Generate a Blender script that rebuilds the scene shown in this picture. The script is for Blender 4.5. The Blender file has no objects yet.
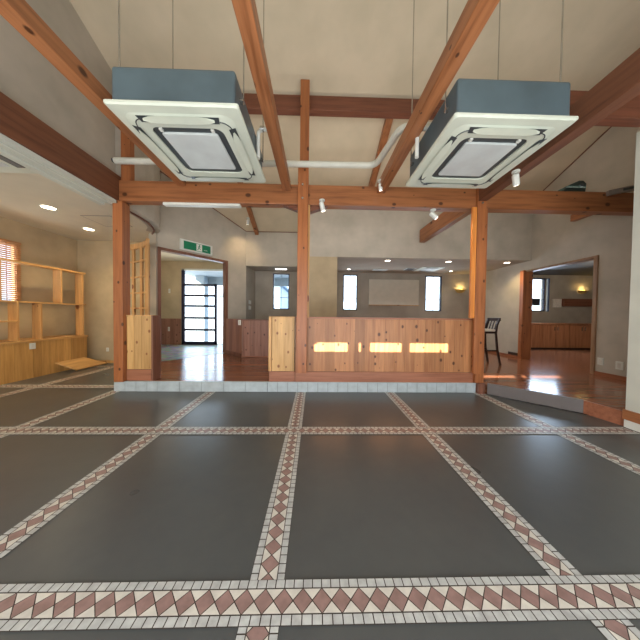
import bpy, bmesh, math, random
from mathutils import Vector, Matrix, Euler
random.seed(7)
S = bpy.context.scene
COL = S.collection
R = math.radians

# ------------------------------------------------------------------ camera, world, sun, exposure
cam_d = bpy.data.cameras.new('camera'); cam = bpy.data.objects.new('camera', cam_d); COL.objects.link(cam)
cam_d.sensor_width = 36.0; cam_d.sensor_fit = 'HORIZONTAL'
cam_d.lens = 230.0 / 640 * 36; cam_d.clip_start = 0.02; cam_d.clip_end = 300
_M = Matrix.Rotation(R(-1.321), 3, 'Z') @ Matrix.Rotation(R(-1.205), 3, 'X') @ Matrix.Rotation(R(-0.657), 3, 'Y')
_r, _f, _u = _M.col[0], _M.col[1], _M.col[2]
_m = Matrix(((_r.x, _u.x, -_f.x, 0), (_r.y, _u.y, -_f.y, 0), (_r.z, _u.z, -_f.z, 1.2), (0, 0, 0, 1)))
cam.matrix_world = _m
S.camera = cam

W = bpy.data.worlds.new('world'); S.world = W; W.use_nodes = True
bg = W.node_tree.nodes['Background']; bg.inputs[0].default_value = (0.72, 0.86, 1.0, 1); bg.inputs[1].default_value = 2.6

def lamp(name, kind, loc, energy, color=(1, 1, 1), target=None, **k):
    d = bpy.data.lights.new(name, kind); d.energy = energy; d.color = color
    for a, v in k.items(): setattr(d, a, v)
    o = bpy.data.objects.new(name, d); COL.objects.link(o); o.location = loc
    if target is not None:
        o.rotation_euler = (Vector(target) - Vector(loc)).to_track_quat('-Z', 'Y').to_euler()
    return o
SUN = Vector((0.65, 1, -0.45))
lamp('sun', 'SUN', (-8, -12, 9), 24, (1, 0.9, 0.76), target=Vector((-8, -12, 9)) + SUN, angle=0.004)
# added fill behind the camera, standing in for daylight; no glazing is modelled
lamp('front_fill', 'AREA', (0.2, -0.85, 1.5), 95, (0.93, 0.97, 1), target=(0.2, 3.0, 2.3), shape='RECTANGLE', size=6.2, size_y=2.2)
lamp('floor_bounce_fill', 'AREA', (0.2, -0.6, 0.3), 75, (0.97, 0.98, 1), target=(0.3, 2.6, 4.2), shape='RECTANGLE', size=5.6, size_y=0.8)  # added upward light imitating bounce off the floor
lamp('left_front_fill', 'AREA', (-4.4, -0.85, 1.5), 40, (1, 0.9, 0.74), target=(-4.4, 4, 1.6), shape='RECTANGLE', size=2.2, size_y=2.0)  # added warm fill for the left room, no window there
lamp('side_room_fill', 'POINT', (7.6, 5.6, 2.4), 26, (1, 0.86, 0.66), shadow_soft_size=0.2)  # added light without a fitting, lifts the side room
# added unseen fill above the main beam, brightening the sloped ceiling and walls
lamp('beam_top_fill', 'AREA', (1.2, 3.55, 3.22), 8, (1, 0.93, 0.82), target=(1.2, 4.4, 4.6), shape='RECTANGLE', size=6.5, size_y=0.08)
lamp('beam_top_fill', 'AREA', (1.0, 3.62, 3.22), 9, (1, 0.93, 0.84), target=(1.0, 5.4, 3.5), shape='RECTANGLE', size=6.5, size_y=0.06)
# daylight through the far windows and the entrance
lamp('daylight_entrance', 'AREA', (-3.3, 7.6, 1.4), 16, (0.6, 0.8, 1), target=(-2.2, 3, 0.6), shape='RECTANGLE', size=1.9, size_y=2.2)
lamp('daylight_hall', 'AREA', (2.5, 7.25, 1.9), 22, (0.75, 0.87, 1), target=(2.4, 4, 0.6), shape='RECTANGLE', size=3.4, size_y=1.0)
lamp('daylight_side_room', 'AREA', (7.4, 7.5, 1.9), 30, (0.6, 0.78, 1), target=(5.5, 4, 0.2), shape='RECTANGLE', size=1.2, size_y=1.2)
S.view_settings.view_transform = 'Standard'; S.view_settings.look = 'None'
S.view_settings.exposure = 0.45; S.view_settings.gamma = 1.0; S.view_settings.use_curve_mapping = False

# ------------------------------------------------------------------ materials
def lin(c):
    return tuple(((v / 255 / 12.92) if v <= 10 else ((v / 255 + 0.055) / 1.055) ** 2.4) for v in c) + (1,)
class N:
    def __init__(s, name, rough=0.6, metal=0.0, spec=0.5):
        s.m = bpy.data.materials.new(name); s.m.use_nodes = True; s.t = s.m.node_tree; s.b = s.t.nodes['Principled BSDF']
        s.b.inputs['Roughness'].default_value = rough; s.b.inputs['Metallic'].default_value = metal
        s.b.inputs['Specular IOR Level'].default_value = spec
    def n(s, ty, **k):
        x = s.t.nodes.new(ty)
        for a, v in k.items(): setattr(x, a, v)
        return x
    def l(s, a, b): s.t.links.new(a, b)
    def pos(s, scale=(1, 1, 1)):
        g = s.n('ShaderNodeNewGeometry'); m = s.n('ShaderNodeMapping'); m.inputs['Scale'].default_value = scale
        s.l(g.outputs['Position'], m.inputs['Vector']); return m.outputs[0]
    def noise(s, vec, scale, detail=4, rough=0.55):
        x = s.n('ShaderNodeTexNoise'); x.inputs['Scale'].default_value = scale; x.inputs['Detail'].default_value = detail
        x.inputs['Roughness'].default_value = rough; s.l(vec, x.inputs['Vector']); return x.outputs['Fac']
    def ramp(s, fac, stops):
        x = s.n('ShaderNodeValToRGB'); e = x.color_ramp.elements
        e[0].position, e[0].color = stops[0][0], stops[0][1]; e[1].position, e[1].color = stops[-1][0], stops[-1][1]
        for p, c in stops[1:-1]:
            q = e.new(p); q.color = c
        s.l(fac, x.inputs[0]); return x.outputs[0]
    def mix(s, fac, a, b, mode='MIX'):
        x = s.n('ShaderNodeMix', data_type='RGBA', blend_type=mode)
        for sock, v in ((x.inputs[0], fac), (x.inputs[6], a), (x.inputs[7], b)):
            if hasattr(v, 'is_linked') or hasattr(v, 'links'): s.l(v, sock)
            else: sock.default_value = v
        return x.outputs[2]
    def color(s, c): s.l(c, s.b.inputs['Base Color']) if hasattr(c, 'links') else setattr(s.b.inputs['Base Color'], 'default_value', c)
    def bump(s, h, strength=0.2, dist=0.01):
        x = s.n('ShaderNodeBump'); x.inputs['Strength'].default_value = strength; x.inputs['Distance'].default_value = dist
        s.l(h, x.inputs['Height']); s.l(x.outputs[0], s.b.inputs['Normal'])

def wood(name, base, dark, axis='z', rough=0.45, knots=0.0, board=None, knot_col=(60, 28, 12), amp=1.0):
    m = N(name, rough)
    s = {'x': (0.9, 14, 14), 'y': (14, 0.9, 14), 'z': (14, 14, 0.9)}[axis]
    v = m.pos(s)
    g = m.noise(v, 1.6, 5, 0.6)
    c = m.ramp(g, [(0.3, lin(dark)), (0.52, lin(base)), (0.75, lin(tuple(min(255, int(q * 1.1)) for q in base)))])
    if board:      # board = (axis index, width): each board its own tone
        gp = m.n('ShaderNodeNewGeometry'); sp = m.n('ShaderNodeSeparateXYZ'); m.l(gp.outputs['Position'], sp.inputs[0])
        d = m.n('ShaderNodeMath', operation='DIVIDE'); m.l(sp.outputs[board[0]], d.inputs[0]); d.inputs[1].default_value = board[1]
        f = m.n('ShaderNodeMath', operation='FLOOR'); m.l(d.outputs[0], f.inputs[0])
        wn = m.n('ShaderNodeTexWhiteNoise', noise_dimensions='1D'); m.l(f.outputs[0], wn.inputs['W'])
        tone = m.ramp(wn.outputs['Value'], [(0, (0.74, 0.7, 0.66, 1)), (1, (1.12, 1.1, 1.06, 1))])
        c = m.mix(1.0, c, tone, 'MULTIPLY')
    if knots:
        gp2 = m.n('ShaderNodeNewGeometry'); s2 = m.n('ShaderNodeSeparateXYZ'); m.l(gp2.outputs['Position'], s2.inputs[0])
        ad = m.n('ShaderNodeMath', operation='ADD'); al = {'x': 0, 'y': 1, 'z': 2}[axis]; ot = [q for q in range(3) if q != al]
        m.l(s2.outputs[ot[0]], ad.inputs[0]); m.l(s2.outputs[ot[1]], ad.inputs[1])
        cb = m.n('ShaderNodeCombineXYZ'); m.l(ad.outputs[0], cb.inputs[0])
        ml = m.n('ShaderNodeMath', operation='MULTIPLY'); m.l(s2.outputs[al], ml.inputs[0]); ml.inputs[1].default_value = 0.72; m.l(ml.outputs[0], cb.inputs[1])
        vo = m.n('ShaderNodeTexVoronoi', voronoi_dimensions='2D'); vo.inputs['Scale'].default_value = knots; m.l(cb.outputs[0], vo.inputs['Vector'])
        hs = m.n('ShaderNodeSeparateColor'); m.l(vo.outputs['Color'], hs.inputs[0])
        dd = m.n('ShaderNodeMath', operation='DIVIDE'); m.l(vo.outputs['Distance'], dd.inputs[0])
        sz = m.n('ShaderNodeMath', operation='ADD'); m.l(hs.outputs[0], sz.inputs[0]); sz.inputs[1].default_value = 0.25; m.l(sz.outputs[0], dd.inputs[1])
        k = m.ramp(dd.outputs[0], [(0.06, (0.9, 0.9, 0.9, 1)), (0.11, (0, 0, 0, 1))])
        c = m.mix(k, c, lin(knot_col))
    m.color(c); m.bump(g, 0.08, 0.003)
    return m.m

def plaster(name, col, amp=0.05, rough=0.9):
    m = N(name, rough, spec=0.2)
    a = m.noise(m.pos(), 2.2, 3); b = m.noise(m.pos(), 90, 3)
    lo = tuple(int(q * (1 - amp)) for q in col); hi = tuple(min(255, int(q * (1 + amp))) for q in col)
    m.color(m.ramp(a, [(0.3, lin(lo)), (0.7, lin(hi))])); m.bump(b, 0.25, 0.004)
    return m.m
def plain(name, col, rough=0.5, metal=0, amp=0.03, scale=6):
    m = N(name, rough, metal)
    a = m.noise(m.pos(), scale, 3)
    lo = tuple(int(q * (1 - amp)) for q in col); hi = tuple(min(255, int(q * (1 + amp))) for q in col)
    m.color(m.ramp(a, [(0.3, lin(lo)), (0.7, lin(hi))])); return m.m
def emit(name, col, strength):
    m = N(name); m.b.inputs['Emission Color'].default_value = lin(col); m.b.inputs['Emission Strength'].default_value = strength
    m.color(lin(col)); return m.m
def glass(name):
    m = N(name, 0.02); m.b.inputs['Transmission Weight'].default_value = 1; m.b.inputs['IOR'].default_value = 1.01
    m.color((0.97, 0.99, 1, 1)); return m.m
def slab(name):
    m = N(name, 0.3, spec=0.5)
    a = m.noise(m.pos(), 0.9, 3, 0.5); b = m.noise(m.pos(), 10, 3)
    c = m.ramp(a, [(0.15, lin((74, 78, 80))), (0.5, lin((82, 85, 85))), (0.85, lin((96, 97, 94)))])
    c = m.mix(0.25, c, m.ramp(b, [(0.2, lin((76, 79, 81))), (0.8, lin((98, 99, 97)))]))
    m.color(c)
    r = m.ramp(a, [(0.1, (0.24, 0.24, 0.24, 1)), (0.9, (0.36, 0.36, 0.36, 1))]); m.l(r, m.b.inputs['Roughness'])
    return m.m

M = {
 'post': wood('red_pine_post', (164, 100, 58), (136, 78, 44), 'z', 0.4, 4.4),
 'beam_x': wood('red_pine_beam', (154, 98, 60), (124, 74, 44), 'x', 0.4, 3.2),
 'beam_y': wood('red_pine_tie', (160, 104, 66), (128, 78, 46), 'y', 0.42, 3.0),
 'dark_beam': wood('dark_stained_beam', (122, 74, 54), (98, 56, 40), 'x', 0.45, 0),
 'dark_beam_y': wood('dark_stained_header', (112, 70, 48), (90, 52, 36), 'y', 0.5, 0),
 'bright': wood('bright_orange_pine', (222, 140, 66), (200, 112, 44), 'z', 0.35, 0),
 'boards': wood('knotty_cedar_boards', (180, 126, 84), (160, 104, 66), 'z', 0.42, 5.0, (0, 0.158), (72, 34, 20)),
 'pale_boards': wood('fresh_pine_boards', (214, 172, 114), (196, 152, 94), 'z', 0.45, 5.6, (0, 0.115), (130, 72, 36)),
 'wain': wood('reddish_wainscot', (160, 114, 96), (136, 92, 76), 'z', 0.45, 5.0, (0, 0.13), (70, 34, 26)),
 'base': wood('red_base_board', (160, 104, 78), (136, 84, 60), 'x', 0.4),
 'base_y': wood('red_base_board_side', (150, 94, 64), (122, 72, 48), 'y', 0.4),
 'honey': wood('honey_pine', (206, 158, 100), (186, 136, 80), 'z', 0.45, 2.6, None, (120, 60, 28)),
 'honey_y': wood('honey_pine_shelf', (206, 160, 100), (186, 138, 80), 'y', 0.45),
 'honey_wain': wood('honey_pine_wainscot', (206, 158, 94), (188, 138, 76), 'z', 0.4, 0, (1, 0.13)),
 'cab': wood('brown_cabinet_wood', (184, 124, 86), (160, 102, 68), 'z', 0.4),
 'jamb': wood('red_jamb', (128, 84, 66), (104, 66, 50), 'z', 0.45),
 'jamb_tan': wood('tan_jamb', (156, 122, 92), (134, 102, 74), 'z', 0.45),
 'woodfloor': wood('varnished_plank_floor', (156, 104, 78), (126, 80, 58), 'x', 0.14, 0, (1, 0.11)),
 'wall': plaster('grey_tan_plaster', (186, 178, 164)),
 'wall_warm': plaster('beige_plaster', (186, 168, 138)),
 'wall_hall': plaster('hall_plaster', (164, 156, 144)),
 'slope': plaster('sloped_ceiling_cloth', (208, 194, 168), 0.03),
 'ceil': plaster('cream_ceiling', (214, 206, 186), 0.02),
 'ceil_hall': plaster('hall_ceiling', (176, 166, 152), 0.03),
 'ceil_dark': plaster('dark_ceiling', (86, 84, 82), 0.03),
 'pale': plaster('pale_green_plaster', (204, 206, 194), 0.03),
 'slab': slab('dark_floor_slab'),
 'tile_pale': plain('pale_mosaic_tile', (188, 190, 188), 0.35, 0, 0.09, 18),
 'tile_white': plain('ivory_mosaic_tile', (212, 208, 198), 0.35, 0, 0.05, 18),
 'tile_mauve': plain('mauve_mosaic_tile', (150, 122, 116), 0.35, 0, 0.08, 18),
 'grout': plain('dark_grout', (74, 66, 60), 0.8),
 'curb': plain('blue_grey_curb_tile', (176, 186, 190), 0.3, 0, 0.06, 9),
 'curb_grout': plain('curb_grout', (112, 118, 120), 0.8),
 'riser': plain('grey_riser', (104, 97, 95), 0.5, 0, 0.05, 3),
 'white': plain('white_plastic', (220, 222, 214), 0.4),
 'ac': plain('aged_white_plastic', (204, 210, 194), 0.45, 0, 0.03, 3),
 'ac_grille': plain('grey_white_grille', (196, 202, 200), 0.5),
 'ac_gap': plain('dark_air_gap', (58, 64, 66), 0.4),
 'ac_body': plain('galvanised_casing', (108, 128, 138), 0.35, 0.55, 0.08, 2),
 'lagging': plain('cream_pipe_lagging', (214, 214, 200), 0.6),
 'chrome': plain('bright_metal', (190, 190, 186), 0.25, 0.9),
 'black': plain('black_frame', (28, 28, 38), 0.4),
 'navy': plain('navy_window_frame', (34, 34, 60), 0.35),
 'chair': wood('dark_brown_wood', (48, 28, 22), (32, 18, 14), 'z', 0.4),
 'cushion': plain('cream_cushion', (224, 212, 196), 0.7),
 'board': plain('projection_board', (202, 193, 176), 0.5, 0, 0.02),
 'green': plain('exit_green', (8, 120, 84), 0.4),
 'green_box': plain('speaker_black_green', (30, 44, 40), 0.5),
 'bracket': plain('grey_bracket', (150, 140, 134), 0.4, 0.3),
 'glass': glass('window_glass'),
 'lampon': emit('downlight_glow', (255, 240, 214), 9),
 'warmlamp': emit('warm_lamp_glow', (255, 206, 96), 3),
 'spotglow': emit('spot_glow', (255, 250, 240), 3),
 'shade': plain('brass_shade', (196, 160, 84), 0.35, 0.3),
 'blind': wood('orange_blind_slats', (200, 150, 104), (170, 120, 76), 'y', 0.5),
 'asphalt': plain('pale_forecourt', (190, 192, 194), 0.8, 0, 0.06),
 'porch': plain('porch_grey', (150, 166, 178), 0.7),
 'house': plain('neighbour_render', (150, 170, 186), 0.8),
 'roofblue': plain('neighbour_roof', (84, 116, 146), 0.7),
 'dash': plain('dark_vent', (60, 42, 34), 0.6),
}
# small mosaic by the entrance
def entry_tile():
    m = N('entry_mosaic', 0.3); vo = m.n('ShaderNodeTexVoronoi'); vo.inputs['Scale'].default_value = 9; m.l(m.pos(), vo.inputs['Vector'])
    m.color(m.mix(0.35, lin((128, 132, 128)), vo.outputs['Color'])); return m.m
M['entry'] = entry_tile()

# ------------------------------------------------------------------ mesh helpers
class MB:
    def __init__(s): s.v = []; s.f = []; s.mi = []
    def add(s, vs, fs, mi=0):
        o = len(s.v); s.v += [tuple(p) for p in vs]; s.f += [tuple(i + o for i in f) for f in fs]; s.mi += [mi] * len(fs); return s
    def hexa(s, b, t, mi=0):   # b, t: four corners counter-clockwise seen from above
        return s.add(list(b) + list(t), [(3, 2, 1, 0), (4, 5, 6, 7), (0, 1, 5, 4), (1, 2, 6, 5), (2, 3, 7, 6), (3, 0, 4, 7)], mi)
    def box(s, x0, x1, y0, y1, z0, z1, mi=0):
        return s.hexa([(x0, y0, z0), (x1, y0, z0), (x1, y1, z0), (x0, y1, z0)], [(x0, y0, z1), (x1, y0, z1), (x1, y1, z1), (x0, y1, z1)], mi)
    def bar(s, a, b, w, h, mi=0, up=(0, 0, 1)):   # rectangular bar from a to b, w sideways, h upward
        a, b = Vector(a), Vector(b); d = (b - a).normalized(); sd = d.cross(Vector(up)).normalized(); u = sd.cross(d).normalized()
        q = [sd * (-w / 2) + u * (-h / 2), sd * (w / 2) + u * (-h / 2), sd * (w / 2) + u * (h / 2), sd * (-w / 2) + u * (h / 2)]
        vs = [a + k for k in q] + [b + k for k in q]
        return s.add(vs, [(0, 1, 2, 3), (7, 6, 5, 4), (0, 4, 5, 1), (1, 5, 6, 2), (2, 6, 7, 3), (3, 7, 4, 0)], mi)
    def tube(s, pts, r, n=14, mi=0, radii=None):
        pts = [Vector(p) for p in pts]; rings = []; k = len(pts)
        ref = None
        for i, p in enumerate(pts):
            d = (pts[min(i + 1, k - 1)] - pts[max(i - 1, 0)]).normalized()
            if ref is None: ref = Vector((0, 0, 1)) if abs(d.z) < 0.9 else Vector((1, 0, 0))
            sd = d.cross(ref).normalized(); u = sd.cross(d).normalized(); ref = u
            rr = radii[i] if radii else r
            rings.append([p + (sd * math.cos(2 * math.pi * j / n) + u * math.sin(2 * math.pi * j / n)) * rr for j in range(n)])
        vs = [q for ring in rings for q in ring]; fs = []
        for i in range(k - 1):
            for j in range(n):
                a = i * n + j; b = i * n + (j + 1) % n; fs.append((a, b, b + n, a + n))
        fs.append(tuple(range(n))[::-1]); fs.append(tuple((k - 1) * n + j for j in range(n)))
        return s.add(vs, fs, mi)
    def prism(s, poly, ex, mi=0):   # planar polygon (3d points) swept along vector ex
        n = len(poly); ex = Vector(ex); a = [Vector(p) for p in poly]; b = [p + ex for p in a]
        fs = [tuple(range(n))[::-1], tuple(range(n, 2 * n))] + [(i, (i + 1) % n, n + (i + 1) % n, n + i) for i in range(n)]
        return s.add(a + b, fs, mi)
    def build(s, name, mats, parent=None, bevel=0.0, smooth=False, label=None):
        if not isinstance(mats, (list, tuple)): mats = [mats]
        me = bpy.data.meshes.new(name)
        org = Vector(parent.location) if parent is not None and parent.type == 'EMPTY' else None
        if parent is not None and org is None: org = parent_origin(parent)
        if org is None:
            xs = [p[0] for p in s.v]; ys = [p[1] for p in s.v]; zs = [p[2] for p in s.v]
            org = Vector(((min(xs) + max(xs)) / 2, (min(ys) + max(ys)) / 2, min(zs)))
        me.from_pydata([tuple(Vector(p) - org) for p in s.v], [], s.f)
        for m in mats: me.materials.append(m)
        for p, i in zip(me.polygons, s.mi): p.material_index = i; p.use_smooth = smooth
        bm = bmesh.new(); bm.from_mesh(me); bmesh.ops.recalc_face_normals(bm, faces=bm.faces); bm.to_mesh(me); bm.free()
        o = bpy.data.objects.new(name, me); COL.objects.link(o)
        if parent is None: o.location = org
        else: o.parent = parent
        if bevel:
            b = o.modifiers.new('bevel', 'BEVEL'); b.width = bevel; b.segments = 2; b.limit_method = 'ANGLE'
        if smooth:
            try: me.set_sharp_from_angle(angle=R(40))
            except Exception: pass
        if label: o['label'] = label
        return o
def parent_origin(o):
    p = Vector(o.location)
    while o.parent: o = o.parent; p = p + Vector(o.location)
    return p
def tag(o, label, cat, group=None):
    o['label'] = label; o['category'] = cat
    if group: o['group'] = group
    return o
def empty(name, loc, label, cat, group=None):
    o = bpy.data.objects.new(name, None); COL.objects.link(o); o.location = loc; o.empty_display_size = 0.1
    return tag(o, label, cat, group)
def struct(name, mb, mats, bevel=0.0, parent=None):
    o = mb.build(name, mats, parent, bevel)
    if parent is None: o['kind'] = 'structure'
    return o
def copy_tree(o, parent=None):
    c = o.copy(); COL.objects.link(c); c.parent = parent
    for ch in [k for k in bpy.data.objects if k.parent == o]: copy_tree(ch, c)
    return c

RIDGE = 1.8
def roof_z(y): return 3.55 + 0.4 * (6.62 - y) if y >= RIDGE else 3.55 + 0.4 * (6.62 - RIDGE) - 0.4 * (RIDGE - y)

def wall_seg(mb, p0, p1, th, z0, z1, openings=(), mi=0):
    """upright wall from p0 to p1 (xy), thickened to its left; z1 a number or 'roof'; openings (s0,s1,z0,z1) along it"""
    p0, p1 = Vector(p0), Vector(p1); L = (p1 - p0).length; d = (p1 - p0) / L; n = Vector((-d.y, d.x)) * th
    cuts = {0.0, L}
    for o in openings: cuts |= {max(0, o[0]), min(L, o[1])}
    if z1 == 'roof' and (p0.y - RIDGE) * (p1.y - RIDGE) < 0: cuts.add(L * (RIDGE - p0.y) / (p1.y - p0.y))
    cuts = sorted(cuts)
    top = lambda q: (roof_z(q.y) + 0.03) if z1 == 'roof' else z1
    for a, b in zip(cuts[:-1], cuts[1:]):
        if b - a < 1e-5: continue
        bands = []; z = z0
        for o in sorted([o for o in openings if o[0] < b - 1e-6 and o[1] > a + 1e-6], key=lambda q: q[2]):
            if o[2] > z: bands.append((z, o[2]))
            z = o[3]
        bands.append((z, None))
        A = p0 + d * a; B = p0 + d * b
        for za, zb in bands:
            ta = top(A) if zb is None else zb; tb = top(B) if zb is None else zb
            if min(ta, tb) - za < 1e-4: continue
            bq = [(A.x, A.y), (B.x, B.y), (B.x + n.x, B.y + n.y), (A.x + n.x, A.y + n.y)]
            mb.hexa([(x, y, za) for x, y in bq], [(bq[0][0], bq[0][1], ta), (bq[1][0], bq[1][1], tb), (bq[2][0], bq[2][1], tb), (bq[3][0], bq[3][1], ta)], mi)
    return mb

# ------------------------------------------------------------------ the setting: floors
f = MB(); f.prism([(-5.9, -1.1, -0.1), (3.62, -1.1, -0.1), (3.62, 2.5, -0.1), (2.6, 3.56, -0.1), (-2.9, 3.56, -0.1), (-2.95, 5.75, -0.1), (-5.9, 5.75, -0.1)], (0, 0, 0.1))
struct('floor', f, M['slab'])
f = MB(); f.prism([(2.66, 3.60, -0.02), (2.75, 3.56, -0.02), (3.45, 2.86, -0.02), (3.52, 2.46, -0.02), (3.7, 2.45, -0.02), (3.7, -1.1, -0.02), (5.4, -1.1, -0.02), (5.4, 4.1, -0.02), (10.4, 4.1, -0.02), (10.4, 8.1, -0.02), (-1.9, 8.1, -0.02), (-1.98, 6.65, -0.02), (-3.33, 4.97, -0.02), (-2.93, 3.9, -0.02), (-2.9, 3.58, -0.02)], (0, 0, 0.18))
struct('floor', f, M['woodfloor'])
f = MB(); f.prism([(-3.34, 4.99, 0), (-2.05, 6.62, 0), (-1.9, 7.95, 0), (-5.6, 7.95, 0), (-5.6, 5.70, 0), (-3.88, 5.70, 0), (-3.5, 5.06, 0)], (0, 0, 0.16))
struct('floor', f, M['entry'])
f = MB(); f.box(-60, 60, -60, 60, -0.4, -0.12)
struct('floor', f, M['asphalt'])

# ---- mosaic borders laid in the dark floor
def mosaic(p0, p1, w=0.157, z=0.0):
    p0, p1 = Vector(p0), Vector(p1); L = (p1 - p0).length; d = (p1 - p0) / L; n = Vector((-d.y, d.x)); mb = MB()
    P = lambda s, t, h: (p0.x + d.x * s + n.x * t, p0.y + d.y * s + n.y * t, z + h)
    def poly(pts, mi, h=0.0035):
        k = len(pts); mb.add([P(s, t, h) for s, t in pts], [tuple(range(k))], mi)
    g = 0.0022; side = 0.035; c = w / 2 - side
    mb.add([P(0, -w / 2, 0.0022), P(L, -w / 2, 0.0022), P(L, w / 2, 0.0022), P(0, w / 2, 0.0022)], [(0, 1, 2, 3)], 3)
    pitch = 0.081; k = int(L / pitch) + 1
    for i in range(k):
        s = i * pitch; e = min(s + pitch, L)
        if e - s < pitch * 0.9: break
        m = (s + e) / 2; hw = c - g
        poly([(s + g, 0), (m, -hw), (e - g, 0), (m, hw)], 2)
        for sg in (-1, 1):
            poly([(s, sg * (g * 1.6)), (s, sg * hw), (m - g * 1.8, sg * hw)][::sg], 1)
            poly([(e, sg * (g * 1.6)), (e, sg * hw), (m + g * 1.8, sg * hw)][::-sg], 1)
            for h in (0, 1):
                a = s + h * pitch / 2 + g; b = a + pitch / 2 - 2 * g
                t0, t1 = sg * (c + g), sg * (w / 2 - g)
                poly([(a, t0), (b, t0), (b, t1), (a, t1)][::sg], 0)
    return mb
TM = [M['tile_pale'], M['tile_white'], M['tile_mauve'], M['grout']]
SX = 1.4134; X0 = -1.6147; n_t = 0
X0S = [X0 + k * SX + dx for k, dx in zip(range(-3, 4), (0, 0, 0, .03, 0, -.03, -.05))]
CY = [2.359 - 1.42, 2.359, 3.782, 5.2]
def trim(mb, mats, bevel=0.0):
    global n_t; n_t += 1
    return struct('trim_%d' % n_t, mb, mats, bevel)
for i, x in enumerate(X0S):
    y1 = 5.55 if x < -3.0 else (3.55 if x < 2.6 else 3.5)
    if x > 2.6: y1 = 3.53
    if x > 3.5: continue
    trim(mosaic((x, -0.9), (x, y1)), TM)
for j, y in enumerate(CY):
    x1 = 3.43 if y < 2.5 else -3.07
    trim(mosaic((-5.1, y), (x1, y), z=0.0016), TM)

# ---- raised-floor curb faced with tiles
def curb(x0, x1, step, y=3.555, z1=0.155):
    mb = MB(); mb.box(x0, x1, y + 0.004, y + 0.04, 0, z1, 1)
    x = x0
    while x < x1 - 0.02:
        e = min(x + step, x1); mb.box(x + 0.003, e - 0.003, y, y + 0.006, 0.004, z1 - 0.003); x = e
    mb.box(x0, x1, y - 0.002, y + 0.05, z1 - 0.004, z1 + 0.003)
    return trim(mb, [M['curb'], M['curb_grout']])
curb(-3.05, -2.40, 0.165); curb(-2.40, -0.72, 0.335); curb(-0.72, 2.56, 0.156)
# diagonal riser at the right of the right post
mb = MB(); mb.prism([(2.70, 3.50, 0), (3.40, 2.80, 0), (3.43, 2.83, 0), (2.73, 3.53, 0)], (0, 0, 0.166)); trim(mb, M['riser'])
mb = MB(); mb.prism([(3.40, 2.80, 0), (3.46, 2.44, 0), (3.50, 2.44, 0), (3.43, 2.83, 0)], (0, 0, 0.163)); trim(mb, M['base'])
mb = MB(); mb.prism([(2.73, 3.53, 0.10), (3.43, 2.83, 0.10), (3.50, 2.44, 0.10), (3.7, 2.3, 0.10), (3.7, 3.6, 0.10), (2.6, 3.6, 0.10)], (0, 0, 0.0615)); trim(mb, M['woodfloor'])

# ------------------------------------------------------------------ the setting: walls
# right wall of the raised room with the opening to the side room
mb = wall_seg(MB(), (5.2, 7.38), (5.2, -1.1), 0.14, 0.16, 'roof', [(7.38 - 5.58, 7.38 - 4.17, 0.16, 2.33)])
struct('wall_right', mb, M['wall'])
# hall: far wall with windows, soffit wall, tan column
WIN_B = [(-1.34, -0.82), (0.90, 1.36), (3.56, 4.10)]
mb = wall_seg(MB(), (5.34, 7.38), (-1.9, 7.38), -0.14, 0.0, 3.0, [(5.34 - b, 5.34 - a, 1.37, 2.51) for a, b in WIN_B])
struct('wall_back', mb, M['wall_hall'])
mb = MB(); wall_seg(mb, (5.2, 5.45), (-0.20, 5.45), -0.12, 2.58, 'roof'); struct('wall_soffit', mb, M['wall'])
mb = MB(); mb.box(-0.20, 0.52, 5.452, 6.62, 0.16, 2.58); struct('wall_column', mb, M['wall_warm'])
# far wall above the alcove, diagonal entrance wall
mb = wall_seg(MB(), (-0.20, 6.62), (-1.97, 6.62), -0.12, 2.58, 'roof'); struct('wall_alcove', mb, M['wall'])
dl = Vector((-3.33 + 1.98, 4.97 - 6.65)).length
mb = wall_seg(MB(), (-1.97, 6.63), (-3.33, 4.97), -0.10, 0.16, 'roof', [(0.60, dl - 0.02, 0.16, 2.57)]); struct('wall_entrance', mb, M['wall'])
mb = MB(); mb.hexa([(-2.03, 6.70, 0.16), (-1.97, 6.64, 0.16), (-1.90, 7.38, 0.16), (-1.98, 7.38, 0.16)], [(-2.03, 6.70, 2.7), (-1.97, 6.64, 2.7), (-1.90, 7.38, 2.7), (-1.98, 7.38, 2.7)])
struct('wall_alcove_side', mb, M['wall_hall'])
# left upper wall above the header beam and the curved piece behind the left post
mb = wall_seg(MB(), (-3.04, 3.60), (-3.04, -1.1), -0.16, 3.24, 'roof'); struct('wall_left_upper', mb, M['wall'])
arc = [(-3.04, 3.602), (-2.975, 3.72), (-2.96, 3.9), (-2.955, 4.1), (-2.98, 4.35), (-3.06, 4.6), (-3.17, 4.8), (-3.33, 4.97)]
mb = MB()
for a, b in zip(arc[:-1], arc[1:]): wall_seg(mb, a, b, 0.20, 2.885, 'roof')
struct('wall_curved', mb, M['wall'])
mb = MB(); mb.hexa([(-3.56, 5.02, 0), (-3.34, 4.93, 0), (-3.33, 5.03, 0), (-3.55, 5.12, 0)], [(-3.56, 5.02, 3.2), (-3.34, 4.93, 3.2), (-3.33, 5.03, 3.2), (-3.55, 5.12, 3.2)])
struct('wall_entrance_side', mb, M['wall'])
# left room
LWIN = (3.12, 4.50, 1.38, 2.46)
mb = wall_seg(MB(), (-5.63, -1.1), (-5.63, 5.62), 0.12, 0, 2.95, [(LWIN[0] + 1.1, LWIN[1] + 1.1, LWIN[2], LWIN[3])]); struct('wall_left', mb, M['wall_warm'])
mb = MB(); mb.box(-5.75, -3.92, 5.60, 5.70, 0, 2.95); mb.hexa([(-3.92, 5.60, 0), (-3.56, 5.08, 0), (-3.54, 5.10, 0), (-3.90, 5.64, 0)], [(-3.92, 5.60, 2.95), (-3.56, 5.08, 2.95), (-3.54, 5.10, 2.95), (-3.90, 5.64, 2.95)]); struct('wall_left_back', mb, M['wall_warm'])
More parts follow.
